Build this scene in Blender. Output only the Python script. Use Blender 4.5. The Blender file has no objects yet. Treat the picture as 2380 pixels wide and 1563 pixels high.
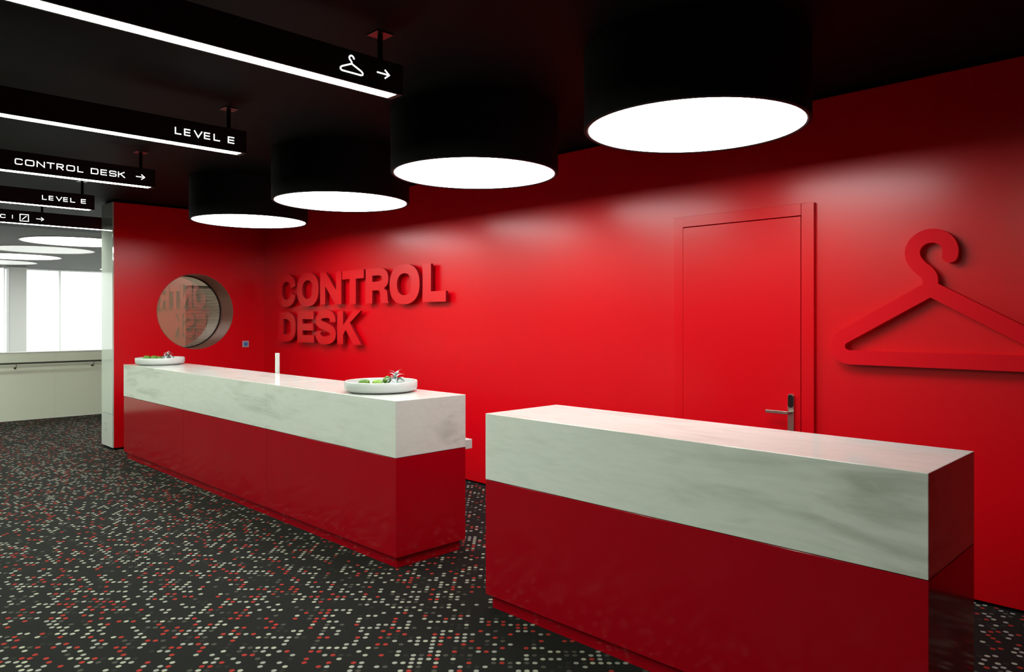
import bpy, bmesh, math, random
from mathutils import Vector, Matrix
from mathutils.geometry import tessellate_polygon
random.seed(7)
SC = bpy.context.scene
COL = SC.collection
PI = math.pi

# ------------------------------------------------------------------ camera
W_, H_, F_, Y0_, TH, CAMZ = 2380, 1563, 1697.0, 741.0, 0.7823, 1.65
cam = bpy.data.cameras.new('camera'); co = bpy.data.objects.new('camera', cam); COL.objects.link(co)
cam.sensor_width = 36.0; cam.sensor_fit = 'HORIZONTAL'
cam.lens = F_ / W_ * 36.0
cam.shift_x = 0.0; cam.shift_y = -(H_ / 2 - Y0_) / W_
cam.clip_start = 0.05; cam.clip_end = 200
co.location = (0, 0, CAMZ)
co.rotation_euler = (PI / 2, 0, PI / 2 - TH)
SC.camera = co

# ------------------------------------------------------------------ world, exposure
wd = bpy.data.worlds.new('sky'); SC.world = wd; wd.use_nodes = True
bg = wd.node_tree.nodes['Background']; bg.inputs[0].default_value = (1.0, 1.0, 1.0, 1); bg.inputs[1].default_value = 2.6
SC.view_settings.view_transform = 'Standard'; SC.view_settings.look = 'None'
SC.view_settings.gamma = 1.0; SC.view_settings.use_curve_mapping = False
SC.view_settings.exposure = 0.0
DRUM_L, STRIP_L, TEXT_L, DISC_L = 11.4, 62.0, 2.0, 11.0
SC.cycles.sample_clamp_indirect = 6.0
SC.cycles.max_bounces = 10

# ------------------------------------------------------------------ materials
MATS = {}
def mat(name, col=(.5, .5, .5), rough=.5, metal=0.0, spec=.5, emit=None, coat=0.0, bump=None):
    m = bpy.data.materials.new(name); m.use_nodes = True
    b = m.node_tree.nodes['Principled BSDF']
    b.inputs['Base Color'].default_value = (*col, 1); b.inputs['Roughness'].default_value = rough
    b.inputs['Metallic'].default_value = metal; b.inputs['Specular IOR Level'].default_value = spec
    b.inputs['Coat Weight'].default_value = coat
    if emit:
        b.inputs['Emission Color'].default_value = (*emit[:3], 1); b.inputs['Emission Strength'].default_value = emit[3]
    nt = m.node_tree
    tc = nt.nodes.new('ShaderNodeTexCoord'); nz = nt.nodes.new('ShaderNodeTexNoise')
    nt.links.new(tc.outputs['Object'], nz.inputs['Vector'])
    if bump:
        sc_, st_ = bump
        nz.inputs['Scale'].default_value = sc_; nz.inputs['Detail'].default_value = 3
        bp = nt.nodes.new('ShaderNodeBump'); bp.inputs['Strength'].default_value = st_; bp.inputs['Distance'].default_value = .002
        nt.links.new(nz.outputs['Fac'], bp.inputs['Height']); nt.links.new(bp.outputs['Normal'], b.inputs['Normal'])
    elif not emit:                                     # slight procedural unevenness of the finish
        nz.inputs['Scale'].default_value = 9.0
        mr = nt.nodes.new('ShaderNodeMapRange'); mr.inputs['To Min'].default_value = max(0, rough - .03); mr.inputs['To Max'].default_value = rough + .03
        nt.links.new(nz.outputs['Fac'], mr.inputs['Value']); nt.links.new(mr.outputs['Result'], b.inputs['Roughness'])
    MATS[name] = m; return m

RED = (0.635, 0.0004, 0.006)
M_WALL = mat('red_satin_paint', RED, .275, spec=.42, bump=(60, .05))
M_LETTER = mat('red_letter_paint', RED, .34, spec=.5, bump=(60, .04))
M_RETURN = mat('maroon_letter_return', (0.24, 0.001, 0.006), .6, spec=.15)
M_EMBLEM = mat('red_matt_emblem', (0.66, 0.0006, 0.008), .6, spec=.12, bump=(60, .03))
M_DOOR = mat('red_door_lacquer', RED, .26, spec=.34, bump=(35, .04))
M_LACQ = mat('red_desk_lacquer', (0.36, 0.0004, 0.0075), .12, spec=.4)
M_BLACK = mat('black_metal', (0.006, 0.006, 0.006), .55, spec=.3)
M_DRUM = mat('black_fabric_drum', (0.005, 0.005, 0.005), .8, spec=.2)
M_CEIL = mat('black_ceiling_paint', (0.0030, 0.0028, 0.0025), .58, spec=.06, bump=(80, .1))
M_CEIL2 = mat('grey_ceiling_paint', (0.095, 0.095, 0.092), .7, spec=.3)
M_GAP = mat('black_shadow_gap', (0.004, 0.004, 0.004), .9, spec=.1)
M_STEEL = mat('brushed_steel', (0.55, 0.52, 0.47), .28, metal=1.0)
M_PLATE = mat('dark_ceiling_plate', (0.13, 0.11, 0.11), .3, metal=1.0)
M_BLACKGLOSS = mat('black_plastic', (0.006, 0.007, 0.007), .18)
M_WHITE = mat('white_laminate', (0.60, 0.60, 0.58), .35)
M_CERAMIC = mat('white_ceramic', (0.55, 0.56, 0.55), .25)
M_PARAPET = mat('greenish_white_panel', (0.80, 0.83, 0.73), .3)
M_HALLWALL = mat('white_plaster', (0.62, 0.66, 0.60), .6)
M_BACK = mat('dark_grey_plaster', (0.05, 0.05, 0.05), .8)
M_RAIL = mat('dark_rail_metal', (0.06, 0.06, 0.055), .35, metal=.6)
M_GREYPL = mat('grey_plastic', (0.35, 0.36, 0.38), .4)
M_BLUEPL = mat('blue_plastic', (0.05, 0.16, 0.50), .35)
M_SLAT = mat('blind_slat_aluminium', (0.22, 0.26, 0.26), .4, metal=.2)
M_SILVER = mat('silver_leaf', (0.48, 0.54, 0.53), .35, metal=.25)
M_FRAME = mat('white_window_frame', (0.86, 0.87, 0.86), .4)
E_DRUM = mat('drum_diffuser', (.9, .9, .9), .5, emit=(0.97, 1.0, 0.99, DRUM_L))
E_STRIP = mat('strip_diffuser', (.9, .9, .9), .5, emit=(0.88, 1.0, 0.83, STRIP_L))
E_TEXT = mat('backlit_lettering', (.9, .9, .9), .5, emit=(0.95, 1.0, 0.98, TEXT_L))
E_DISC = mat('ceiling_disc_diffuser', (.9, .9, .9), .5, emit=(1.0, 1.0, 0.97, DISC_L))
M_DISC_GLOW = mat('ceiling_disc_faint_glow', (.9, .9, .9), .5, emit=(1.0, 1.0, 0.97, 0.30))  # discs taken as switched off, with a faint glow added to their white
M_PIER = mat('polished_white_stone', (0.58, 0.61, 0.57), .05, spec=.5, coat=.0)
M_PIER.node_tree.nodes['Principled BSDF'].inputs['IOR'].default_value = 2.3

def N(nt, t, **kw):
    n = nt.nodes.new(t)
    for k, v in kw.items(): setattr(n, k, v)
    return n
def math_node(nt, op, a, b=None):
    n = N(nt, 'ShaderNodeMath', operation=op)
    for i, v in enumerate((a, b)):
        if v is None: continue
        if isinstance(v, (int, float)): n.inputs[i].default_value = v
        else: nt.links.new(v, n.inputs[i])
    return n.outputs[0]

def marble(name, seed, k):
    m = bpy.data.materials.new(name); m.use_nodes = True; nt = m.node_tree; L = nt.links.new
    b = nt.nodes['Principled BSDF']; b.inputs['Roughness'].default_value = .10; b.inputs['Specular IOR Level'].default_value = .22
    tc = N(nt, 'ShaderNodeTexCoord')
    mp = N(nt, 'ShaderNodeMapping'); mp.inputs['Rotation'].default_value = (0, .40, 0); mp.inputs['Scale'].default_value = (1.1, 3.0, 6.5); mp.inputs['Location'].default_value = (seed, seed * 2, seed * .7)
    L(tc.outputs['Object'], mp.inputs['Vector'])
    n1 = N(nt, 'ShaderNodeTexNoise'); n1.inputs['Scale'].default_value = 1.6; n1.inputs['Detail'].default_value = 7; n1.inputs['Distortion'].default_value = .9
    L(mp.outputs[0], n1.inputs['Vector'])
    r1 = N(nt, 'ShaderNodeValToRGB'); e = r1.color_ramp.elements
    e[0].position = .47; e[0].color = (0, 0, 0, 1); e[1].position = .74; e[1].color = (1, 1, 1, 1)
    L(n1.outputs['Fac'], r1.inputs['Fac'])
    n2 = N(nt, 'ShaderNodeTexNoise'); n2.inputs['Scale'].default_value = .9; n2.inputs['Detail'].default_value = 2; n2.inputs['Distortion'].default_value = .5
    L(tc.outputs['Object'], n2.inputs['Vector'])
    r2 = N(nt, 'ShaderNodeValToRGB'); e = r2.color_ramp.elements
    e[0].position = .44; e[0].color = (.08, .08, .08, 1); e[1].position = .66; e[1].color = (1, 1, 1, 1)
    L(n2.outputs['Fac'], r2.inputs['Fac'])
    fac = math_node(nt, 'MULTIPLY', r1.outputs[0], r2.outputs[0])
    n3 = N(nt, 'ShaderNodeTexNoise'); n3.inputs['Scale'].default_value = 6; n3.inputs['Detail'].default_value = 6
    L(mp.outputs[0], n3.inputs['Vector'])
    fine = math_node(nt, 'MULTIPLY', math_node(nt, 'SUBTRACT', n3.outputs['Fac'], .45), .5 * k)
    fac2 = math_node(nt, 'ADD', math_node(nt, 'MULTIPLY', fac, k), fine)
    cl = N(nt, 'ShaderNodeClamp'); L(fac2, cl.inputs[0])
    mx = N(nt, 'ShaderNodeMix', data_type='RGBA'); mx.inputs[6].default_value = (0.70, 0.71, 0.675, 1); mx.inputs[7].default_value = (0.30, 0.325, 0.265, 1)
    L(cl.outputs[0], mx.inputs[0]); L(mx.outputs[2], b.inputs['Base Color'])
    MATS[name] = m; return m
M_MARBLE = marble('white_marble_far', 1.0, .65); M_MARBLE2 = marble('white_marble_near', 5.3, .85)

def carpet():
    m = bpy.data.materials.new('dotted_carpet'); m.use_nodes = True; nt = m.node_tree; L = nt.links.new
    b = nt.nodes['Principled BSDF']; b.inputs['Roughness'].default_value = .95; b.inputs['Specular IOR Level'].default_value = .15
    b.inputs['Sheen Weight'].default_value = .035; b.inputs['Sheen Roughness'].default_value = .45; b.inputs['Sheen Tint'].default_value = (.9, .88, .8, 1)
    tc = N(nt, 'ShaderNodeTexCoord')
    mp = N(nt, 'ShaderNodeMapping'); mp.inputs['Rotation'].default_value = (0, 0, PI / 4); s = 1 / .0395; mp.inputs['Scale'].default_value = (s, s, 0)
    # mapping scales first, then rotates: the square dot grid lies at 45 degrees to the walls
    L(tc.outputs['Object'], mp.inputs['Vector'])
    fl = N(nt, 'ShaderNodeVectorMath', operation='FLOOR'); L(mp.outputs[0], fl.inputs[0])
    fr = N(nt, 'ShaderNodeVectorMath', operation='SUBTRACT'); L(mp.outputs[0], fr.inputs[0]); L(fl.outputs[0], fr.inputs[1])
    ds = N(nt, 'ShaderNodeVectorMath', operation='DISTANCE'); ds.inputs[1].default_value = (.5, .5, 0); L(fr.outputs[0], ds.inputs[0])
    dot = N(nt, 'ShaderNodeMapRange'); dot.inputs['From Min'].default_value = .29; dot.inputs['From Max'].default_value = .35; dot.inputs['To Min'].default_value = 1; dot.inputs['To Max'].default_value = 0
    L(ds.outputs['Value'], dot.inputs['Value'])
    wn = N(nt, 'ShaderNodeTexWhiteNoise', noise_dimensions='2D'); L(fl.outputs[0], wn.inputs['Vector'])
    off = N(nt, 'ShaderNodeVectorMath', operation='ADD'); off.inputs[1].default_value = (77.3, 31.7, 0); L(fl.outputs[0], off.inputs[0])
    wn2 = N(nt, 'ShaderNodeTexWhiteNoise', noise_dimensions='2D'); L(off.outputs[0], wn2.inputs['Vector'])
    # clusters and bare patches: low-frequency noise over the cells shifts the draw
    cn = N(nt, 'ShaderNodeTexNoise'); cn.inputs['Scale'].default_value = .33; cn.inputs['Detail'].default_value = 1; L(fl.outputs[0], cn.inputs['Vector'])
    sh = math_node(nt, 'MULTIPLY', math_node(nt, 'SUBTRACT', cn.outputs['Fac'], .5), .75)
    pick = math_node(nt, 'ADD', wn.outputs['Value'], sh)
    rp = N(nt, 'ShaderNodeValToRGB'); rp.color_ramp.interpolation = 'CONSTANT'; els = rp.color_ramp.elements
    base = (0.020, 0.021, 0.020, 1)
    stops = [(0, base), (.54, (.014, .014, .011, 1)), (.60, (.05, .047, .038, 1)), (.67, (.26, .018, .011, 1)), (.78, (.25, .245, .22, 1)), (.90, (.30, .295, .235, 1))]
    els[0].position, els[0].color = stops[0]; els[1].position, els[1].color = stops[1]
    for p, c in stops[2:]:
        e = els.new(p); e.color = c
    L(pick, rp.inputs['Fac'])
    fn = N(nt, 'ShaderNodeTexNoise'); fn.inputs['Scale'].default_value = 350; fn.inputs['Detail'].default_value = 2; L(tc.outputs['Object'], fn.inputs['Vector'])
    cr = N(nt, 'ShaderNodeValToRGB'); cr.color_ramp.elements[0].color = (.0010, .0010, .0008, 1); cr.color_ramp.elements[1].color = (.0055, .0055, .0046, 1); L(fn.outputs['Fac'], cr.inputs['Fac'])
    mx = N(nt, 'ShaderNodeMix', data_type='RGBA'); L(dot.outputs['Result'], mx.inputs[0]); L(cr.outputs[0], mx.inputs[6]); L(rp.outputs[0], mx.inputs[7])
    gt = math_node(nt, 'GREATER_THAN', pick, .54)
    f2 = math_node(nt, 'MULTIPLY', dot.outputs['Result'], gt); L(f2, mx.inputs[0])
    L(mx.outputs[2], b.inputs['Base Color'])
    bp = N(nt, 'ShaderNodeBump'); bp.inputs['Strength'].default_value = .3; bp.inputs['Distance'].default_value = .003; L(fn.outputs['Fac'], bp.inputs['Height']); L(bp.outputs[0], b.inputs['Normal'])
    return m
M_CARPET = carpet()

def green(name, c1, c2):
    m = mat(name, c1, .45); nt = m.node_tree; b = nt.nodes['Principled BSDF']
    tc = N(nt, 'ShaderNodeTexCoord'); n = N(nt, 'ShaderNodeTexNoise'); n.inputs['Scale'].default_value = 60
    nt.links.new(tc.outputs['Object'], n.inputs['Vector'])
    r = N(nt, 'ShaderNodeValToRGB'); r.color_ramp.elements[0].position = .35; r.color_ramp.elements[1].position = .7
    r.color_ramp.elements[0].color = (*c1, 1); r.color_ramp.elements[1].color = (*c2, 1)
    nt.links.new(n.outputs['Fac'], r.inputs['Fac']); nt.links.new(r.outputs[0], b.inputs['Base Color']); return m
M_GREEN = green('green_moss', (0.05, 0.14, 0.006), (0.13, 0.26, 0.02))
M_LIME = green('lime_green', (0.14, 0.30, 0.02), (0.30, 0.45, 0.08))

def glassy(name, tint, refl):
    m = bpy.data.materials.new(name); m.use_nodes = True; nt = m.node_tree; nt.nodes.remove(nt.nodes['Principled BSDF'])
    out = nt.nodes['Material Output']; t = N(nt, 'ShaderNodeBsdfTransparent'); t.inputs[0].default_value = (*tint, 1)
    g = N(nt, 'ShaderNodeBsdfGlossy'); g.inputs['Roughness'].default_value = .015; g.inputs['Color'].default_value = (.95, .97, .96, 1)
    fz = N(nt, 'ShaderNodeFresnel'); fz.inputs['IOR'].default_value = 1.5
    ad = math_node(nt, 'ADD', fz.outputs[0], refl); mx = N(nt, 'ShaderNodeMixShader')
    nt.links.new(ad, mx.inputs[0]); nt.links.new(t.outputs[0], mx.inputs[1]); nt.links.new(g.outputs[0], mx.inputs[2]); nt.links.new(mx.outputs[0], out.inputs[0]); return m
M_GLASS = glassy('window_glass', (.94, .97, .95), 0.0)
M_PORT = glassy('porthole_tinted_glass', (.80, .82, .74), .15)

def sheer():
    m = bpy.data.materials.new('sheer_voile'); m.use_nodes = True; nt = m.node_tree; nt.nodes.remove(nt.nodes['Principled BSDF'])
    out = nt.nodes['Material Output']; t = N(nt, 'ShaderNodeBsdfTransparent'); d = N(nt, 'ShaderNodeBsdfTranslucent'); d.inputs[0].default_value = (.9, .91, .9, 1)
    tc = N(nt, 'ShaderNodeTexCoord'); mp = N(nt, 'ShaderNodeMapping'); mp.inputs['Scale'].default_value = (1, 9, .05); nz = N(nt, 'ShaderNodeTexNoise'); nz.inputs['Scale'].default_value = 2.5
    nt.links.new(tc.outputs['Object'], mp.inputs[0]); nt.links.new(mp.outputs[0], nz.inputs['Vector'])
    mr = N(nt, 'ShaderNodeMapRange'); mr.inputs['To Min'].default_value = .35; mr.inputs['To Max'].default_value = .8; nt.links.new(nz.outputs['Fac'], mr.inputs['Value'])
    mx = N(nt, 'ShaderNodeMixShader'); nt.links.new(mr.outputs[0], mx.inputs[0]); nt.links.new(t.outputs[0], mx.inputs[1]); nt.links.new(d.outputs[0], mx.inputs[2]); nt.links.new(mx.outputs[0], out.inputs[0]); return m
M_SHEER = sheer()

# ------------------------------------------------------------------ helpers
def tag(o, label=None, cat=None, group=None, kind=None):
    if label: o['label'] = label
    if cat: o['category'] = cat
    if group: o['group'] = group
    if kind: o['kind'] = kind
    return o
def empty(name, loc, label=None, cat=None, group=None, kind=None):
    o = bpy.data.objects.new(name, None); COL.objects.link(o); o.location = loc; o.empty_display_size = .1
    return tag(o, label, cat, group, kind)
def wloc(o):
    v = Vector((0, 0, 0))
    while o: v += o.location; o = o.parent
    return v
def obj(name, bm, m, parent=None, loc=None, smooth=False):
    """Links a bmesh drawn in world coordinates as one object whose origin is loc (or its parent's place)."""
    pl = wloc(parent) if parent else Vector((0, 0, 0))
    o_at = Vector(loc) if loc is not None else pl
    bmesh.ops.translate(bm, verts=bm.verts, vec=-o_at)
    me = bpy.data.meshes.new(name)
    bmesh.ops.recalc_face_normals(bm, faces=bm.faces)
    if smooth:
        for f in bm.faces: f.smooth = True
    bm.to_mesh(me); bm.free()
    for mm in (m if isinstance(m, (list, tuple)) else [m]): me.materials.append(mm)
    o = bpy.data.objects.new(name, me); COL.objects.link(o)
    o.parent = parent; o.location = o_at - pl
    return o
def box(a, b, bev=0.0, seg=2, bm=None):
    bm = bm or bmesh.new()
    a, b = [min(p, q) for p, q in zip(a, b)], [max(p, q) for p, q in zip(a, b)]
    c = [(p + q) / 2 for p, q in zip(a, b)]; s = [q - p for p, q in zip(a, b)]
    r = bmesh.ops.create_cube(bm, size=1.0, matrix=Matrix.Translation(c) @ Matrix.Diagonal((*s, 1)))
    if bev:
        es = list({e for v in r['verts'] for e in v.link_edges})
        bmesh.ops.bevel(bm, geom=es, offset=bev, segments=seg, profile=.5, affect='EDGES')
    return bm
def structure(name, bm, m, parent=None, loc=None):
    o = obj(name, bm, m, parent, loc)
    if parent is None: o['kind'] = 'structure'
    return o
def tube(pts, r, n=10, bm=None, cap=True, taper=None):
    bm = bm or bmesh.new(); pts = [Vector(p) for p in pts]; rings = []
    for i, p in enumerate(pts):
        t = (pts[min(i + 1, len(pts) - 1)] - pts[max(i - 1, 0)]).normalized()
        u = t.cross(Vector((0, 0, 1)) if abs(t.z) < .9 else Vector((1, 0, 0))).normalized(); v = t.cross(u)
        rr = r if taper is None else r * taper[i]
        rings.append([bm.verts.new(p + rr * (math.cos(2 * PI * k / n) * u + math.sin(2 * PI * k / n) * v)) for k in range(n)])
    for a, b in zip(rings, rings[1:]):
        for k in range(n): bm.faces.new((a[k], a[(k + 1) % n], b[(k + 1) % n], b[k]))
    if cap:
        bm.faces.new(rings[0]); bm.faces.new(rings[-1])
    return bm
def lathe(profile, c, n=64, bm=None, close=False):
    bm = bm or bmesh.new(); rings = []
    for r, z in profile:
        if r < 1e-6: rings.append([bm.verts.new((c[0], c[1], c[2] + z))])
        else: rings.append([bm.verts.new((c[0] + r * math.cos(2 * PI * k / n), c[1] + r * math.sin(2 * PI * k / n), c[2] + z)) for k in range(n)])
    prs = list(zip(rings, rings[1:])) + ([(rings[-1], rings[0])] if close else [])
    for a, b in prs:
        if len(a) == 1 and len(b) == 1: continue
        for k in range(n):
            q = (k + 1) % n
            if len(a) == 1: bm.faces.new((a[0], b[q], b[k]))
            elif len(b) == 1: bm.faces.new((a[k], a[q], b[0]))
            else: bm.faces.new((a[k], a[q], b[q], b[k]))
    return bm
def prism(loops, front, back, side=0):
    """Outline loops (u, v) with holes -> solid between the two mapping functions front(u,v) and back(u,v)."""
    bm = bmesh.new(); flat = [p for lp in loops for p in lp]
    vf = [bm.verts.new(front(*p)) for p in flat]; vb = [bm.verts.new(back(*p)) for p in flat]
    for t in tessellate_polygon([[Vector((p[0], p[1], 0)) for p in lp] for lp in loops]):
        try:
            bm.faces.new([vf[i] for i in t]); bm.faces.new([vb[i] for i in reversed(t)])
        except ValueError: pass
    k = 0
    for lp in loops:
        n = len(lp)
        for i in range(n):
            a, b = k + i, k + (i + 1) % n
            bm.faces.new((vf[a], vf[b], vb[b], vb[a])).material_index = side
        k += n
    return bm
def ribbon(pts, wx, wz=None, closed=False, maxmiter=2.0):
    """Outline loops of a stroke along pts with pen half-widths wx, wz (horizontal, vertical)."""
    wz = wx if wz is None else wz; P = [Vector(p) for p in pts]; n = len(P); A, B = [], []
    for i in range(n):
        if closed: d0 = (P[i] - P[i - 1]).normalized(); d1 = (P[(i + 1) % n] - P[i]).normalized()
        else:
            d1 = (P[i + 1] - P[i]).normalized() if i < n - 1 else (P[i] - P[i - 1]).normalized()
            d0 = (P[i] - P[i - 1]).normalized() if i > 0 else d1
        n0 = Vector((-d0.y, d0.x)); n1 = Vector((-d1.y, d1.x)); m = (n0 + n1)
        m = m.normalized() if m.length > 1e-6 else n1
        k = min(maxmiter, 1 / max(.3, m.dot(n1))); o = Vector((m.x * wx, m.y * wz)) * k
        A.append(tuple(P[i] + o)); B.append(tuple(P[i] - o))
    return [A, B[::-1]] if closed else [A + B[::-1]]
def catmull(pts, n=6):
    P = [Vector(p) for p in pts]; out = []
    for i in range(len(P) - 1):
        a = P[max(i - 1, 0)]; b = P[i]; c = P[i + 1]; d = P[min(i + 2, len(P) - 1)]
        for k in range(n):
            t = k / n
            out.append(tuple(.5 * ((2 * b) + (c - a) * t + (2 * a - 5 * b + 4 * c - d) * t * t + (3 * b - a - 3 * c + d) * t ** 3)))
    out.append(tuple(P[-1])); return out
def sup(cx, cz, a, b, e, t0, t1, n):
    o = []
    for i in range(n):
        t = t0 + (t1 - t0) * i / (n - 1); c, s = math.cos(t), math.sin(t)
        o.append((cx + a * math.copysign(abs(c) ** (2 / e), c), cz + b * math.copysign(abs(s) ** (2 / e), s)))
    return o
def copy_tree(o, parent=None):
    c = o.copy(); COL.objects.link(c); c.parent = parent
    for ch in [x for x in o.children]: copy_tree(ch, c)
    return c

# ------------------------------------------------------------------ setting
ZC, YW, XL, YE, XF = 3.14, 4.893, -10.0, 2.91, -14.0
XFA = -25.6
structure('floor', box((XF, -6, -.2), (4, 9, 0)), M_CARPET)
structure('floor_atrium', box((XFA - .3, -8, -1.2), (XF, 9, -1.0)), M_HALLWALL)
structure('ceiling', box((XF - .012, -6, ZC), (4, 9, ZC + .2)), M_CEIL)
structure('ceiling_atrium', box((XFA - .3, -8, ZC), (XF - .03, 9, ZC + .2)), M_CEIL2)
structure('trim_1', box((XF - .03, -8, ZC + .03), (XF - .012, 9, ZC + .2)), M_GAP)
# back wall with the door opening cut out
DX0, DX1, DZ = -3.124, -2.036, 2.428
bm = box((XL - .44, YW, .02), (DX0, YW + .25, 3.115)); box((DX1, YW, .02), (3.5, YW + .25, 3.115), bm=bm); box((DX0, YW, DZ), (DX1, YW + .25, 3.115), bm=bm)
structure('wall_back', bm, M_WALL)
structure('trim_2', box((XL - .44, YW + .03, 3.115), (3.5, YW + .25, ZC)), M_GAP)
structure('baseboard_back', box((XL - .44, YW + .006, 0), (3.5, YW + .25, .02)), M_GAP)
structure('wall_right', box((3.5, -6, 0), (3.75, YW + .25, ZC)), M_WALL)
structure('wall_front', box((XFA, -6.25, -1), (4, -6, ZC)), M_BACK)
structure('wall_far', box((XFA, 9, -1), (3.75, 9.25, ZC)), M_HALLWALL)
structure('wall_hall', box((-12.25, 3.75, 0), (-12.0, 9, ZC)), mat('beige_plaster', (0.72, 0.64, 0.54), .6))

# left wall: red face with a round opening, polished white pier end
PY, PZ, PR = 3.927, 1.745, .51
circ = [(PY + PR * math.cos(2 * PI * k / 96), PZ + PR * math.sin(2 * PI * k / 96)) for k in range(96)]
rect = [(YE, .028), (YW, .028), (YW, 3.113), (YE, 3.113)]
structure('wall_left', prism([rect, circ], lambda u, v: (XL, u, v), lambda u, v: (XL - .44, u, v)), M_WALL)
structure('trim_3', box((XL - .44, YE + .03, 3.113), (XL - .03, YW, ZC)), M_GAP)
structure('baseboard_left', box((XL - .43, YE + .012, 0), (XL - .008, YW, .028)), M_GAP)
pier = structure('wall_pier', box((XL - .44, YE - .018, .447), (XL - .001, YE, 3.113), .002), M_PIER)
structure('trim_4', box((XL - .44, YE - .018, .03), (XL - .001, YE, .443), .002), M_WHITE)

# porthole window
wp = empty('window_1', (XL - .2, PY, PZ), kind='structure')
wp['label'] = 'round porthole window with deep metal reveal in the red left wall'
n = 96; bm = bmesh.new(); rg = []
for x, r in ((XL + .002, PR - .001), (XL - .40, PR - .001), (XL - .40, PR - .006), (XL + .002, PR - .006)):
    rg.append([bm.verts.new((x, PY + r * math.cos(2 * PI * k / n), PZ + r * math.sin(2 * PI * k / n))) for k in range(n)])
for i in range(4):
    a, b = rg[i], rg[(i + 1) % 4]
    for k in range(n): bm.faces.new((a[k], a[(k + 1) % n], b[(k + 1) % n], b[k]))
M_REVEAL = mat('satin_metal_reveal', (0.27, 0.095, 0.07), .42, metal=.15, spec=.3)
obj('reveal', bm, M_REVEAL, wp)
bm = bmesh.new(); rg = []
for x, r in ((XL - .392, PR - .006), (XL - .41, PR - .006), (XL - .41, PR - .020), (XL - .392, PR - .020)):
    rg.append([bm.verts.new((x, PY + r * math.cos(2 * PI * k / n), PZ + r * math.sin(2 * PI * k / n))) for k in range(n)])
for i in range(4):
    a, b = rg[i], rg[(i + 1) % 4]
    for k in range(n): bm.faces.new((a[k], a[(k + 1) % n], b[(k + 1) % n], b[k]))
obj('gasket', bm, M_BLACK, wp)
bm = bmesh.new()
for x in (XL - .395, XL - .401):
    bm.faces.new([bm.verts.new((x, PY + (PR - .018) * math.cos(2 * PI * k / n), PZ + (PR - .018) * math.sin(2 * PI * k / n))) for k in range(n)])
obj('pane', bm, M_PORT, wp)

# venetian blind behind the glass
vb = empty('venetian_blind', (XL - .5, 4.30, 1.18), 'pale venetian blind hanging behind the round porthole window', 'blind')
obj('head_rail', box((XL - .53, 3.975, 2.085), (XL - .4395, 4.65, 2.115), .003), M_SLAT, vb)
sm = None
for i in range(43):
    z = 2.075 - i * .0207
    if sm is None:
        bm = bmesh.new(); c, s_ = math.cos(.55), math.sin(.55); vs = []
        for yy in (3.98, 4.645):
            for q in (-1, 0, 1): vs.append(bm.verts.new((XL - .51 + q * .0085 * c, yy, z + q * .0085 * s_ + (.0015 if q == 0 else 0))))
        bm.faces.new((vs[0], vs[1], vs[4], vs[3])); bm.faces.new((vs[1], vs[2], vs[5], vs[4]))
        sm = obj('slat', bm, M_SLAT, vb)
    else:
        c_ = sm.copy(); COL.objects.link(c_); c_.parent = vb; c_.location.z = sm.location.z - i * .0207

# door in the back wall
door = empty('door_1', (-2.58, YW, 0), kind='structure'); door['label'] = 'flush red door with a flat red frame in the red wall'
obj('frame_jamb', box((-3.124, YW - .020, .0), (-3.046, YW + .1, 2.428), .0015), M_DOOR, door)
obj('frame_jamb', box((-2.121, YW - .030, .0), (-2.036, YW + .1, 2.428), .0015), M_DOOR, door)
obj('frame_head', box((-3.044, YW - .027, 2.349), (-2.125, YW + .1, 2.428), .0015), M_DOOR, door)
obj('door_leaf', box((-3.040, YW - .026, .008), (-2.128, YW + .04, 2.343), .0015), M_DOOR, door)
obj('backing', box((-3.12, YW + .1, 0), (-2.04, YW + .12, 2.42)), M_GAP, door)
hd = obj('door_handle', box((-2.21, YW - .040, .90), (-2.168, YW - .025, 1.137), .0, bm=None), M_STEEL, door)
# rounded plate replaces the plain box
bm = bmesh.new(); hw, zt = .021, 1.137
outl = [(-2.189 + hw, .86), (-2.189 + hw, zt - hw)] + [(-2.189 + hw * math.cos(t * PI / 12), zt - hw + hw * math.sin(t * PI / 12)) for t in range(1, 12)] + [(-2.189 - hw, zt - hw), (-2.189 - hw, .86)]
bm.free(); bm = prism([outl], lambda u, v: (u, YW - .042, v), lambda u, v: (u, YW - .0255, v))
me_old = hd.data; bpy.data.objects.remove(hd)
hd = obj('door_handle', bm, M_STEEL, door)
ol = [(-2.189 + .0175 * math.cos(t * PI / 12), 1.114 + .0175 * math.sin(t * PI / 12)) for t in range(0, 13)] + [(-2.189 + .0175 * math.cos(t * PI / 12), 1.060 + .0175 * math.sin(t * PI / 12)) for t in range(12, 25)]
obj('card_reader', prism([ol], lambda u, v: (u, YW - .048, v), lambda u, v: (u, YW - .041, v)), M_BLACKGLOSS, hd)
bm = tube([(-2.195, YW - .041, 1.010), (-2.195, YW - .087, 1.010)], .011, 14)
box((-2.345, YW - .095, 1.000), (-2.185, YW - .080, 1.022), .003, bm=bm)
obj('lever', bm, M_STEEL, hd)

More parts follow.
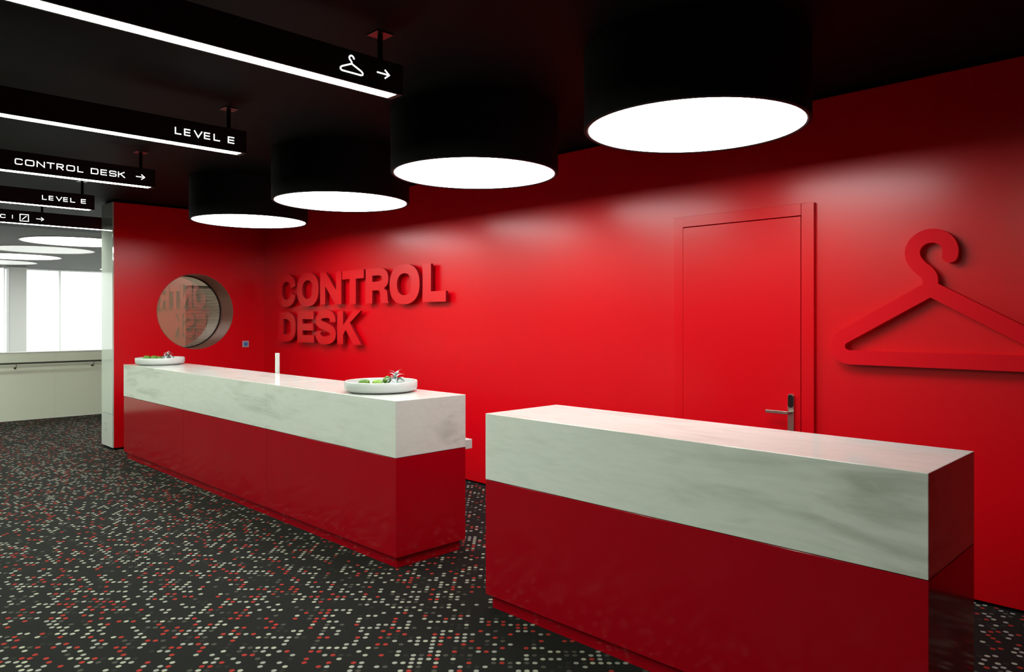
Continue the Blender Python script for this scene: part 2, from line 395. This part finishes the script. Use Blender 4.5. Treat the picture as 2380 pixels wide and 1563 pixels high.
# ------------------------------------------------------------------ far hall: parapet, rail, facade
pp = structure('wall_parapet', box((XF - .16, -6, 0), (XF - .02, 9, 1.08)), M_PARAPET)
ys = [-5.9, -4.2, -2.5, -.8, .9, 3.17 - .0, 5.0, 7.0, 8.9]
for a, b in zip(ys, ys[1:]):
    obj('panel', box((XF - .03, a + .0008, .004), (XF, b - .0008, 1.08), .0005), M_PARAPET, pp)
obj('coping', box((XF - .19, -6, 1.0805), (XF, 9, 1.105), .002), M_WHITE, pp)
hr = empty('handrail', (XF + .09, 2.4, 0), 'thin dark handrail on small brackets along the white parapet', 'handrail')
obj('rail', tube([(XF + .10, -5.5, .93), (XF + .10, 8.5, .93)], .014, 12), M_RAIL, hr)
for y in (-1.85, -.735, .38, 1.497, 2.614, 3.73, 4.845):
    bm = tube([(XF + .10, y, .915), (XF + .10, y, .862), (XF + .085, y, .848), (XF + .0, y, .848)], .0045, 8)
    tube([(XF + .012, y, .848), (XF, y, .848)], .018, 14, bm=bm)
    obj('bracket', bm, M_RAIL, hr)

# facade: frames and panes
k = 2
for a, b in ((-7.9, -4.9), (-4.85, -1.85), (-1.8, 1.2), (1.25, 4.4), (4.5, 5.93), (5.932, 8.95)):
    w = empty('window_%d' % k, (XFA, (a + b) / 2, 0), kind='structure'); k += 1
    fw = .022
    fb = box((XFA - .04, a, -1), (XFA + .04, a + fw, ZC)); box((XFA - .04, b - fw, -1), (XFA + .04, b, ZC), bm=fb)
    box((XFA - .04, a + fw, ZC - .04), (XFA + .04, b - fw, ZC), bm=fb); box((XFA - .04, a + fw, -1), (XFA + .04, b - fw, -.94), bm=fb)
    obj('window_frame', fb, M_FRAME, w)
    obj('pane', box((XFA - .006, a + fw, -.94), (XFA + .006, b - fw, ZC - .04)), M_GLASS, w)
structure('wall_column', box((XFA + .35, 4.50, -1), (XFA + .75, 4.93, ZC), .02), M_FRAME)
structure('wall_hall_end', box((XFA - .3, -8.2, -1), (XF, -8, ZC)), M_HALLWALL)
def curtain(y0, y1, x, label, amp=.035):
    bm = bmesh.new(); n = int((y1 - y0) / .02); rows = []
    for z in (-.95, ZC - .02):
        ph = 0; r = []
        for i in range(n + 1):
            y = y0 + (y1 - y0) * i / n
            r.append(bm.verts.new((x + amp * math.sin(y * 38 + 2.1 * math.sin(y * 3.1)), y, z)))
        rows.append(r)
    for i in range(n): bm.faces.new((rows[0][i], rows[0][i + 1], rows[1][i + 1], rows[1][i]))
    o = obj('curtain', bm, M_SHEER, None, (x, (y0 + y1) / 2, -.95), smooth=True)
    tag(o, label, 'curtain', 'sheer curtains on the far facade'); return o
curtain(1.3, 4.42, XFA + .22, 'white sheer curtain on the far window left of the pale column')
curtain(4.98, 8.9, XFA + .22, 'white sheer curtain on the far window right of the pale column')
curtain(-7.8, 1.2, XFA + .22, 'white sheer curtain along the far windows beyond the left of the opening')

# round ceiling lights of the far hall
for i, (x, y, lit, lb) in enumerate([
        (-15.93, 4.01, True, 'large lit round ceiling disc nearest the hanging sign beams'),
        (-18.3, 3.93, False, 'dimmer white round ceiling disc, second from the sign beams'),
        (-20.75, 3.86, True, 'lit round ceiling disc, third from the sign beams'),
        (-23.1, 3.84, False, 'dimmer white round ceiling disc nearest the far windows'),
        (-24.0, 7.6, True, 'lit round ceiling disc half hidden by the white pier')]):
    r = empty('round_ceiling_light', (x, y, ZC), lb, 'ceiling light', 'round lights in the grey hall ceiling')
    obj('trim_ring', lathe([(.97, 0), (.97, -.012), (.94, -.012), (.94, 0)], (x, y, ZC), 72, close=True), M_WHITE, r)
    obj('diffuser', lathe([(0, -.006), (.94, -.006)], (x, y, ZC), 72), E_DISC if lit else M_DISC_GLOW, r)

r = empty('round_ceiling_light', (-11.3, 5.6, ZC), 'added unseen round light brightening the passage behind the porthole wall', 'ceiling light')  # unseen lamp, added to brighten what shows through the porthole
obj('trim_ring', lathe([(.53, 0), (.53, -.012), (.50, -.012), (.50, 0)], (-11.3, 5.6, ZC), 72, close=True), M_WHITE, r)
obj('diffuser', lathe([(0, -.006), (.50, -.006)], (-11.3, 5.6, ZC), 72), E_DRUM, r)

# ------------------------------------------------------------------ drum lamps
drum_labels = ['black drum ceiling lamp nearest the camera, in front of the red door', 'black drum ceiling lamp, second from the camera, above the desk gap',
               'black drum ceiling lamp, third from the camera, before the raised letters', 'black drum ceiling lamp farthest away, close to the porthole wall']
ZD, RD = 2.705, .584
d0 = empty('drum_lamp', (-2.167, 3.58, ZD), drum_labels[0], 'ceiling lamp', 'black drum lamps in a row')
c = (-2.167, 3.58, ZD)
obj('drum', lathe([(RD + .004, .0), (RD + .022, .0), (RD + .026, .004), (RD + .026, ZC - ZD - .001), (RD + .004, ZC - ZD - .001)], c, 96, close=True), M_DRUM, d0)
obj('rim', lathe([(RD, .002), (RD + .008, -.003), (RD + .014, .0), (RD + .008, .006)], c, 96, close=True), M_BLACK, d0)
obj('diffuser', lathe([(0, .004), (RD + .002, .004)], c, 96), E_DRUM, d0)
for x, lb in zip((-3.99, -5.80, -7.652), drum_labels[1:]):
    t = copy_tree(d0); t.location.x = x; t['label'] = lb

# ------------------------------------------------------------------ hanging sign beams
ZB0, ZB1, BW = 2.831, 2.989, .055
SW = .0034   # half stroke of the thin lettering
def glyph_thin(ch, u0, u1, z0, z1):
    """Stroke paths (list of (points, closed)) of a wide thin capital."""
    w, h, r = u1 - u0, z1 - z0, .009; m = (u0 + u1) / 2; zm = (z0 + z1) / 2
    u0 += SW; u1 -= SW; z0 += SW; z1 -= SW
    def rr(a, b, c_, d, rad=r):
        p = []
        for (x, z, s) in ((b - rad, d - rad, 0), (a + rad, d - rad, 1), (a + rad, c_ + rad, 2), (b - rad, c_ + rad, 3)):
            p += [(x + rad * math.cos(PI / 2 * (s + t / 4)), z + rad * math.sin(PI / 2 * (s + t / 4))) for t in range(5)]
        return p
    if ch == 'O': return [(rr(u0, u1, z0, z1), True)]
    if ch == 'C':
        return [(rr(u0, u1, z0, z1), False)]
    if ch == 'D':
        p = rr(u0, u1, z0, z1); return [([(u0, z0), (u0, z1)][::1] + p[:5][::-1] + p[15:20][::-1], True)]
    if ch == 'E': return [([(u1, z1), (u0, z1), (u0, z0), (u1, z0)], False), ([(u0, zm), (u1 - .002, zm)], False)]
    if ch == 'L': return [([(u0, z1 + SW), (u0, z0), (u1 + SW, z0)], False)]
    if ch == 'V': return [([(u0, z1 + SW), (m, z0), (u1, z1 + SW)], False)]
    if ch == 'N': return [([(u0, z0 - SW), (u0, z1), (u1, z0), (u1, z1 + SW)], False)]
    if ch == 'T': return [([(u0 - SW, z1), (u1 + SW, z1)], False), ([(m, z1), (m, z0 - SW)], False)]
    if ch == 'R':
        p = rr(u0, u1, zm - .001, z1, .009); return [([(u0, z0 - SW), (u0, z1)] + p[:5][::-1] + p[15:20][::-1] + [(u0 + SW + .002, zm - .001)], False), ([(m, zm), (u1 + .001, z0 - SW)], False)]
    if ch == 'S':
        A, B = rr(u0, u1, zm, z1, .008), rr(u0, u1, z0, zm, .008); return [(A[:15] + B[:5][::-1] + B[15:20][::-1] + B[10:15][::-1], False)]
    if ch == 'K': return [([(u0, z0 - SW), (u0, z1 + SW)], False), ([(u0, zm - .002), (u1, z1 + SW)], False), ([(u0 + (u1 - u0) * .36, zm + .004), (u1 + SW, z0 - SW)], False)]
    if ch == 'I': return [([(m, z0 - SW), (m, z1 + SW)], False)]
    return []
def add_strokes(name, paths, x, parent, w=SW):
    bm = bmesh.new()
    for pts, closed in paths:
        t = prism(ribbon(pts, w, closed=closed), lambda u, v: (x + .0022, u, v), lambda u, v: (x - .001, u, v))
        me = bpy.data.meshes.new('tmp'); t.to_mesh(me); t.free(); bm.from_mesh(me); bpy.data.meshes.remove(me)
    return obj(name, bm, E_TEXT, parent)
def arrow(x, u0, u1, z, parent):
    add_strokes('arrow', [([(u0, z), (u1, z)], False), ([(u1 - .026, z + .022), (u1 + .001, z), (u1 - .026, z - .022)], False)], x, parent, .0034)
LEV = [('L', 1.837, 1.878), ('E', 1.897, 1.941), ('V', 1.961, 2.020), ('E', 2.030, 2.074), ('L', 2.096, 2.140), ('E', 2.196, 2.245)]
CON = [('C', 1.291, 1.344), ('O', 1.361, 1.424), ('N', 1.440, 1.497), ('T', 1.511, 1.566), ('R', 1.581, 1.632), ('O', 1.652, 1.714), ('L', 1.733, 1.776),
       ('D', 1.834, 1.891), ('E', 1.909, 1.961), ('S', 1.976, 2.033), ('K', 2.046, 2.101)]
def sign(x, y1, label, what):
    s = empty('hanging_sign', (x, y1 - .16, ZC), label, 'sign', 'black light beams with lit lettering')
    y0 = -2.2
    hb = box((x - BW, y0, ZB0 + .004), (x + BW, y1, ZB1))
    box((x - BW, y0, ZB0), (x - .042, y1, ZB0 + .004), bm=hb); box((x + .042, y0, ZB0), (x + BW, y1, ZB0 + .004), bm=hb); box((x - .042, y1 - .03, ZB0), (x + .042, y1, ZB0 + .004), bm=hb)
    obj('housing', hb, M_BLACK, s)
    obj('light_strip', box((x - .041, y0 + .02, ZB0 + .001), (x + .041, y1 - .032, ZB0 + .0035)), E_STRIP, s)
    for yy in (min(y1, 2.4) - .105, -1.9, .2):
        r = obj('rod', tube([(x, yy, ZB1), (x, yy, ZC - .006)], .014, 14), M_BLACK, s)
        obj('ceiling_plate', box((x - .05, yy - .05, ZC - .006), (x + .05, yy + .05, ZC - .0005), .001), M_PLATE, r)
    fx = x + BW
    dz = .0
    if what == 'hanger':
        pth = [(1.9985, 2.922), (1.9985, 2.928), (1.994, 2.935), (1.987, 2.942), (1.985, 2.950), (1.988, 2.957), (1.995, 2.961), (2.004, 2.959), (2.010, 2.953), (2.012, 2.946)]
        tri = [(1.9985, 2.921), (1.962, 2.905), (1.942, 2.896), (1.935, 2.889), (1.935, 2.881), (1.943, 2.876), (2.053, 2.876), (2.062, 2.880), (2.063, 2.888), (2.055, 2.896)]
        add_strokes('hanger_symbol', [(catmull(pth, 4), False), (tri, True)], fx, s, .0036); arrow(fx, 2.149, 2.223, 2.916, s)
    elif what in ('level', 'level2'):
        o, q = (.0, .0) if what == 'level' else (.048, .006)
        for ch, a, b in LEV: add_strokes('letter', glyph_thin(ch, a + o, b + o, 2.883 + q, 2.929 + q), fx, s)
    elif what == 'desk':
        for ch, a, b in CON: add_strokes('letter', glyph_thin(ch, a, b, 2.882, 2.930), fx, s)
        arrow(fx, 2.192, 2.262, 2.908, s)
    elif what == 'logo':
        for ch, a, b in (('C', 1.846, 1.899), ('I', 1.961, 1.979)): add_strokes('letter', glyph_thin(ch, a, b, 2.880, 2.925), fx, s)
        add_strokes('slash_emblem', [([(2.049, 2.860), (2.137, 2.860), (2.137, 2.942), (2.049, 2.942)], True), ([(2.071, 2.878), (2.117, 2.925)], False)], fx, s, .004)
        arrow(fx, 2.221, 2.299, 2.901, s)
    return s
sign(-3.200, 2.312, 'long black light beam showing a lit coat hanger and arrow', 'hanger')
sign(-5.092, 2.332, 'larger of the two black light beams lettered LEVEL E', 'level')
sign(-6.975, 2.354, 'black light beam lettered CONTROL DESK with an arrow', 'desk')
sign(-8.880, 2.376, 'smaller LEVEL E light beam, hung behind the CONTROL DESK beam', 'level2')
sign(-10.745, 3.40, 'farthest light beam with a square slash emblem, ending behind the pier', 'logo')
sign(-12.63, 1.95, 'unseen unlettered light beam added to brighten the white parapet', '')  # added out of view to throw more light on the parapet
sign(-1.315, 1.30, 'unseen unlettered light beam added to light the near marble desk', '')  # unseen, put in to light the desk front; cut short to spare the wall

# ------------------------------------------------------------------ desks
HT, HM, HR, TOE, DP = 1.108, .730, .0764, .030, .608
YD = 2.832
def desk(x0, x1, nseg, mm, label):
    s = empty('reception_desk', ((x0 + x1) / 2, YD + DP / 2, 0), label, 'desk', 'red and marble reception desks')
    w = (x1 - x0) / nseg
    for i in range(nseg):
        a = x0 + i * w + (.001 if i else 0); b = x0 + (i + 1) * w - (.001 if i < nseg - 1 else 0)
        obj('marble_block', box((a, YD, HM + .003), (b, YD + DP, HT), .0025), mm, s)
        obj('red_panel', box((a, YD + .002, HR), (b, YD + DP - .002, HM), .0015), M_LACQ, s)
    obj('plinth', box((x0 + TOE, YD + TOE, 0), (x1 - TOE, YD + DP - TOE, HR)), M_LACQ, s)
    return s
dk1 = desk(-9.372, -3.931, 3, M_MARBLE, 'long red lacquered desk with white marble top carrying two bowls')
obj('worktop', box((-9.3, YD + DP, .716), (-3.93, YD + DP + .062, .783), .003), M_WHITE, dk1)
dk2 = desk(-3.065, -.784, 1, M_MARBLE2, 'short red lacquered desk with bare white marble top nearest the camera')

sp = obj('upright_post', box((-6.822, YD + DP + .012, .784), (-6.766, YD + DP + .034, 1.307), .003), M_WHITE, None, (-6.78, YD + DP + .03, .784))
tag(sp, 'slim white upright post standing behind the far desk', 'post')

# ------------------------------------------------------------------ raised wall letters
YF, YB = YW - .07, YW - .038
def bold(name, loops, label, dx=0, dz=0, pins=()):
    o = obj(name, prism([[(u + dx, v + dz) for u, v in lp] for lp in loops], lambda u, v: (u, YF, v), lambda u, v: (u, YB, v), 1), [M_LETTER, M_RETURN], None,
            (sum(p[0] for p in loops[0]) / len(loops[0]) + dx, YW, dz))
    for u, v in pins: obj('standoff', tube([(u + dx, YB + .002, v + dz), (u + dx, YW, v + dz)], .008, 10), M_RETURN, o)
    return tag(o, label, 'letter', 'raised red letters on the wall')
CH, SX, SZ = .405, .135, .108        # cap height, stem and bar thickness
def g_o(w): 
    h = CH + .036; a, b = w / 2, h / 2
    return [sup(a, CH / 2, a, b, 2.35, 0, 2 * PI, 73)[:-1], sup(a, CH / 2, a - SX - .005, b - SZ * .92, 2.2, 0, 2 * PI, 61)[:-1]]
def g_c(w):
    h = CH + .036; a, b = w / 2, h / 2; t = .30; zc = CH / 2
    out = sup(a, zc, a, b, 2.35, t, 2 * PI - t, 67); inn = sup(a, zc, a - SX - .005, b - SZ * .92, 2.2, t + .06, 2 * PI - t - .06, 55)[::-1]
    up = (inn[-1][0], zc + .035); 
    return [[(out[0][0] - .002, zc + .052)] + out + [(out[-1][0] - .002, zc - .062)] + [(inn[0][0] + .012, zc - .030)] + inn[1:-1] + [(inn[-1][0] + .012, zc + .030)]]
def g_l(w): return [[(0, 0), (w, 0), (w, .112), (SX + .008, .112), (SX + .008, CH), (0, CH)]]
def g_n(w): return [[(0, 0), (SX - .012, 0), (SX - .012, .235), (w - SX - .004, 0), (w, 0), (w, CH), (w - SX + .012, CH), (w - SX + .012, .175), (SX + .004, CH), (0, CH)]]
def g_t(w): return [[(w / 2 - SX / 2, 0), (w / 2 + SX / 2, 0), (w / 2 + SX / 2, CH - .104), (w, CH - .104), (w, CH), (0, CH), (0, CH - .104), (w / 2 - SX / 2, CH - .104)]]
def g_e(w): return [[(0, 0), (w, 0), (w, .098), (SX, .098), (SX, .158), (w - .02, .158), (w - .02, .250), (SX, .250), (SX, CH - .098), (w - .008, CH - .098), (w - .008, CH), (0, CH)]]
def g_d(w):
    r = sup(w * .42, CH / 2, w * .58, CH / 2, 2.5, -PI / 2, PI / 2, 33); ri = sup(w * .42, CH / 2, w * .58 - SX, CH / 2 - .098, 2.3, -PI / 2, PI / 2, 25)
    return [[(0, 0)] + r + [(0, CH)], [(SX, .098)] + ri + [(SX, CH - .098)]]
def g_r(w):
    zc = CH - .125; r = sup(w * .55, zc, w * .43, .125, 2.4, PI / 2, -.9, 22); leg = [(w * .80, .170), (w * .93, .135), (w * .95, .06), (w * .965, .02), (w, .0), (w - SX - .012, 0), (w - SX - .025, .03), (w - SX - .03, .105), (w - SX - .06, .148), (SX, .150), (SX, 0), (0, 0), (0, CH)]
    ri = sup(w * .52, CH - .125 + .006, .085, .036, 2.4, -PI / 2, PI / 2, 15)
    return [r + leg, [(SX, CH - .125 - .030)] + ri + [(SX, CH - .125 + .042)]]
def g_k(w): return [[(0, 0), (SX, 0), (SX, .115), (SX + .055, .178), (w - SX - .045, 0), (w, 0), (SX + .150, .262), (w - .02, CH), (w - SX - .050, CH), (SX, .235), (SX, CH), (0, CH)]]
def g_s(w):
    sx = w / .50
    p = [(.425, .285), (.420, .335), (.375, .375), (.30, .390), (.21, .390), (.13, .370), (.083, .325), (.095, .275), (.16, .245), (.27, .220), (.37, .190), (.428, .145), (.418, .085), (.36, .052), (.27, .038), (.20, .038), (.12, .058), (.075, .100), (.070, .148)]
    return ribbon(catmull([(u * sx, v * .94 + .004) for u, v in p], 5), .067, .050)
def compress(loops): return loops
Z1, Z2 = 1.826, 1.336
for nm, gl, x, z, lb in [
        ('letter', g_c(.520), -9.470, Z1, 'raised red letter C opening the word CONTROL'),
        ('letter', g_o(.556), -8.917, Z1, 'raised red first O, between C and N of CONTROL'),
        ('letter', g_n(.502), -8.322, Z1, 'raised red letter N in the word CONTROL'),
        ('letter', g_t(.474), -7.803, Z1, 'raised red letter T in the word CONTROL'),
        ('letter', g_r(.462), -7.289, Z1, 'raised red letter R in the word CONTROL'),
        ('letter', g_o(.548), -6.811, Z1, 'raised red second O, between R and L of CONTROL'),
        ('letter', g_l(.388), -6.210, Z1, 'raised red letter L closing the word CONTROL'),
        ('letter', g_d(.474), -9.426, Z2, 'raised red letter D opening the word DESK'),
        ('letter', g_e(.430), -8.906, Z2, 'raised red letter E in the word DESK'),
        ('letter', g_s(.502), -8.447, Z2, 'raised red letter S in the word DESK'),
        ('letter', g_k(.538), -7.915, Z2, 'raised red letter K closing the word DESK')]:
    ch = lb.split(' of ')[0].split('letter ')[-1][0] if 'letter' in lb else 'O'; w = max(p[0] for p in gl[0])
    pins = {'O': [(.07, CH / 2), (w - .07, CH / 2)], 'C': [(.07, CH / 2), (w / 2, CH - .03)], 'T': [(w / 2, .05), (w / 2, .34)], 'S': [(w / 2, .050), (w / 2, .36)]}.get(ch, [(.06, .05), (.06, .35)])
    bold(nm, gl, lb, x, z, pins)

# ------------------------------------------------------------------ big wall hanger
hx = -1.329
cl = [(hx, 1.845), (hx, 1.870), (hx - .003, 1.898), (hx - .022, 1.928), (hx - .052, 1.955), (hx - .079, 1.988), (hx - .0945, 2.020)]
cl = catmull(cl, 6) + [(hx + .004 + .1025 * math.cos(a * PI / 180), 2.044 + .1005 * math.sin(a * PI / 180)) for a in range(178, -16, -6)]
loop = ribbon(cl, .0415)[0]; nn = len(cl); Ls, Rs = loop[:nn], loop[nn:][::-1]      # Ls: left of travel
tipc = Vector(cl[-1]); d = (Vector(cl[-1]) - Vector(cl[-2])).normalized(); nrm = Vector((-d.y, d.x))
cap = [tuple(tipc + .0415 * (math.cos(t) * nrm + math.sin(t) * d)) for t in [PI * k / 10 for k in range(1, 10)]]
def rounded(pts, radii, n=7):
    out = []
    for i, p in enumerate(pts):
        r = radii[i]; p = Vector(p); a = Vector(pts[i - 1]); b = Vector(pts[(i + 1) % len(pts)])
        if r <= 0: out.append(tuple(p)); continue
        u, v = (a - p).normalized(), (b - p).normalized(); ang = u.angle(v); t = r / math.tan(ang / 2)
        c_ = p + (u + v).normalized() * (r / math.sin(ang / 2)); s0, s1 = p + u * t, p + v * t
        a0 = math.atan2((s0 - c_).y, (s0 - c_).x); a1 = math.atan2((s1 - c_).y, (s1 - c_).x)
        da = (a1 - a0 + PI) % (2 * PI) - PI
        out += [tuple(c_ + r * Vector((math.cos(a0 + da * k / n), math.sin(a0 + da * k / n)))) for k in range(n + 1)]
    return out
xr = .042 + .5 / .585
outer = rounded([(hx + .042, 1.856), (hx + xr, 1.356), (hx - xr, 1.356), (hx - .042, 1.856)], [0, .116, .116, 0])
outer = outer + Ls[1:] + cap + Rs[1:][::-1]
hole = rounded([(hx, 1.776), (hx + .564, 1.446), (hx - .564, 1.446)], [.0, .026, .026])
o = obj('wall_hanger', prism([outer, hole], lambda u, v: (u, YW - .06, v), lambda u, v: (u, YW, v)), M_EMBLEM, None, (hx, YW, 1.356))
tag(o, 'giant red coat hanger emblem mounted on the red wall beside the door', 'emblem')

# ------------------------------------------------------------------ small fittings
sw = empty('wall_switch', (XL, 4.614, 1.29), 'small grey switch with blue centre on the red porthole wall', 'switch')
obj('frame', box((XL, 4.568, 1.245), (XL + .009, 4.660, 1.335), .002), M_GREYPL, sw)
obj('rocker', box((XL + .009, 4.588, 1.265), (XL + .014, 4.640, 1.315), .002), M_BLUEPL, sw)

so = empty('wall_socket', (XL - .25, YE - .02, .20), 'small pale socket plate low on the white pier', 'socket')
obj('plate', box((XL - .29, YE - .023, .215), (XL - .21, YE - .018, .34), .001), M_WHITE, so)
for z in (.237, .308): obj('outlet', tube([(XL - .25, YE - .025, z), (XL - .25, YE - .0225, z)], .014, 16), M_GREYPL, so)

# ------------------------------------------------------------------ bowls and their contents
def bowl(cx, cy, label):
    z = HT; R = .268; hh = .082
    pr = [(0, .004), (R - .064, .004), (R - .062, 0), (R - .046, 0), (R - .044, .007), (R - .024, .008), (R - .007, .018), (R, .034), (R, hh - .004), (R - .004, hh), (R - .016, hh), (R - .018, hh - .004), (R - .018, .030), (R - .03, .016), (0, .014)]
    o = obj('bowl', lathe(pr, (cx, cy, z), 72), M_CERAMIC, None, (cx, cy, z), smooth=False)
    for p in o.data.polygons: p.use_smooth = True
    return tag(o, label, 'bowl', 'round white bowls on the far desk')
bowl(-4.541, 3.140, 'round white bowl on the end of the far desk nearest the gap')
bowl(-9.070, 3.140, 'round white bowl on the far end of the long desk below the porthole')
RV, FV = Vector((math.sin(TH), math.cos(TH), 0)), Vector((-math.cos(TH), math.sin(TH), 0))
def pod(c, L, r, dirv, m, label, group):
    d = Vector(dirv).normalized(); bm = bmesh.new(); n = 14; pts, tp = [], []
    for i in range(n + 1):
        t = -1 + 2 * i / n; tp.append(max(.02, (1 - abs(t) ** 3.2) ** .5) * (1 + .05 * math.sin(i * 2.3))); pts.append(Vector(c) + d * (t * L))
    bm = tube(pts, r, 16, taper=tp)
    for v in bm.verts: v.co += Vector((random.uniform(-1, 1), random.uniform(-1, 1), random.uniform(-1, 1))) * .0012
    o = obj('green_pod', bm, m, None, c, smooth=True)
    return tag(o, label, 'decoration', group)
def leaf(base, az, el, L, wdt, curl, bm):
    d = Vector((math.cos(az), math.sin(az), 0)); side = Vector((-math.sin(az), math.cos(az), 0)); rows = []; p = Vector(base); n = 7
    for i in range(n + 1):
        t = i / n; e = el - curl * t; w = wdt * (1 - t ** 2.2) * (.55 + .9 * t if t < .5 else 1.0)
        up = Vector((-d.x * math.sin(e), -d.y * math.sin(e), math.cos(e)))
        rows.append([bm.verts.new(p + side * w + up * w * .35), bm.verts.new(p), bm.verts.new(p - side * w + up * w * .35)])
        p = p + (d * math.cos(e) + Vector((0, 0, 1)) * math.sin(e)) * (L / n)
    for a, b in zip(rows, rows[1:]):
        bm.faces.new((a[0], a[1], b[1], b[0])); bm.faces.new((a[1], a[2], b[2], b[1]))
    return bm
def plant(c, sc, nl, label, droopy=False):
    o = empty('silver_plant', c, label, 'plant', 'small silver leaved plants in the bowls')
    obj('stem', tube([c, (c[0] + .003, c[1], c[2] + .05 * sc), (c[0] - .002, c[1] + .002, c[2] + .09 * sc)], .009 * sc, 8, taper=[1.2, 1, .6]), M_SILVER, o)
    rnd = random.Random(int(sc * 100) + nl)
    for i in range(nl):
        az = i * 2.4 + rnd.uniform(-.2, .2); tier = i / nl
        el = (.55 + .7 * tier) if not droopy else (.9 + .3 * tier); curl = (1.9 - .7 * tier) if not droopy else 2.6
        obj('leaf', leaf((c[0], c[1], c[2] + (.012 + .078 * tier) * sc), az, el, (.085 - .035 * tier) * sc, (.021 - .013 * tier) * sc, curl, bmesh.new()), M_SILVER, o, smooth=True)
    for i in range(6):          # broad lower leaves folding down around the stem
        obj('leaf', leaf((c[0], c[1], c[2] + .058 * sc), i * 1.047 + .3, .35, .070 * sc, .017 * sc, 1.9, bmesh.new()), M_SILVER, o, smooth=True)
    return o
b1 = Vector((-4.541, 3.140, HT)); b2 = Vector((-9.070, 3.140, HT))
def inb(b, r, f, z): return b + RV * r + FV * f + Vector((0, 0, z))
pod(inb(b1, -.122, -.02, .062), .044, .030, RV + Vector((0, 0, .0)), M_GREEN, 'dark green pod lying leftmost in the nearer white bowl', 'green pods in the bowls')
pod(inb(b1, -.022, -.03, .060), .040, .030, RV, M_LIME, 'pale lime pod in the middle of the nearer white bowl', 'green pods in the bowls')
pod(inb(b1, .036, .04, .082), .034, .026, RV + Vector((0, 0, .75)), M_GREEN, 'tilted green pod leaning on the silver plant in the nearer bowl', 'green pods in the bowls')
pod(inb(b1, .030, -.10, .034), .040, .014, RV + Vector((0, 0, -.05)), M_LIME, 'thin lime pod at the foot of the tilted pod in the nearer bowl', 'green pods in the bowls')
plant(tuple(inb(b1, .108, .0, .016)), 1.28, 17, 'spiky silver plant standing in the nearer white bowl')
pod(inb(b2, -.158, .0, .068), .044, .036, RV, M_GREEN, 'green pod lying leftmost in the farther white bowl', 'green pods in the bowls')
pod(inb(b2, -.070, -.0, .068), .040, .036, RV, M_GREEN, 'green pod in the middle of the farther white bowl', 'green pods in the bowls')
pod(inb(b2, .002, -.01, .064), .029, .032, RV, M_GREEN, 'smaller green pod beside the silver plant in the farther bowl', 'green pods in the bowls')
plant(tuple(inb(b2, .095, -.01, .016)), 1.35, 15, 'rounded silver plant curling over in the farther white bowl', True)
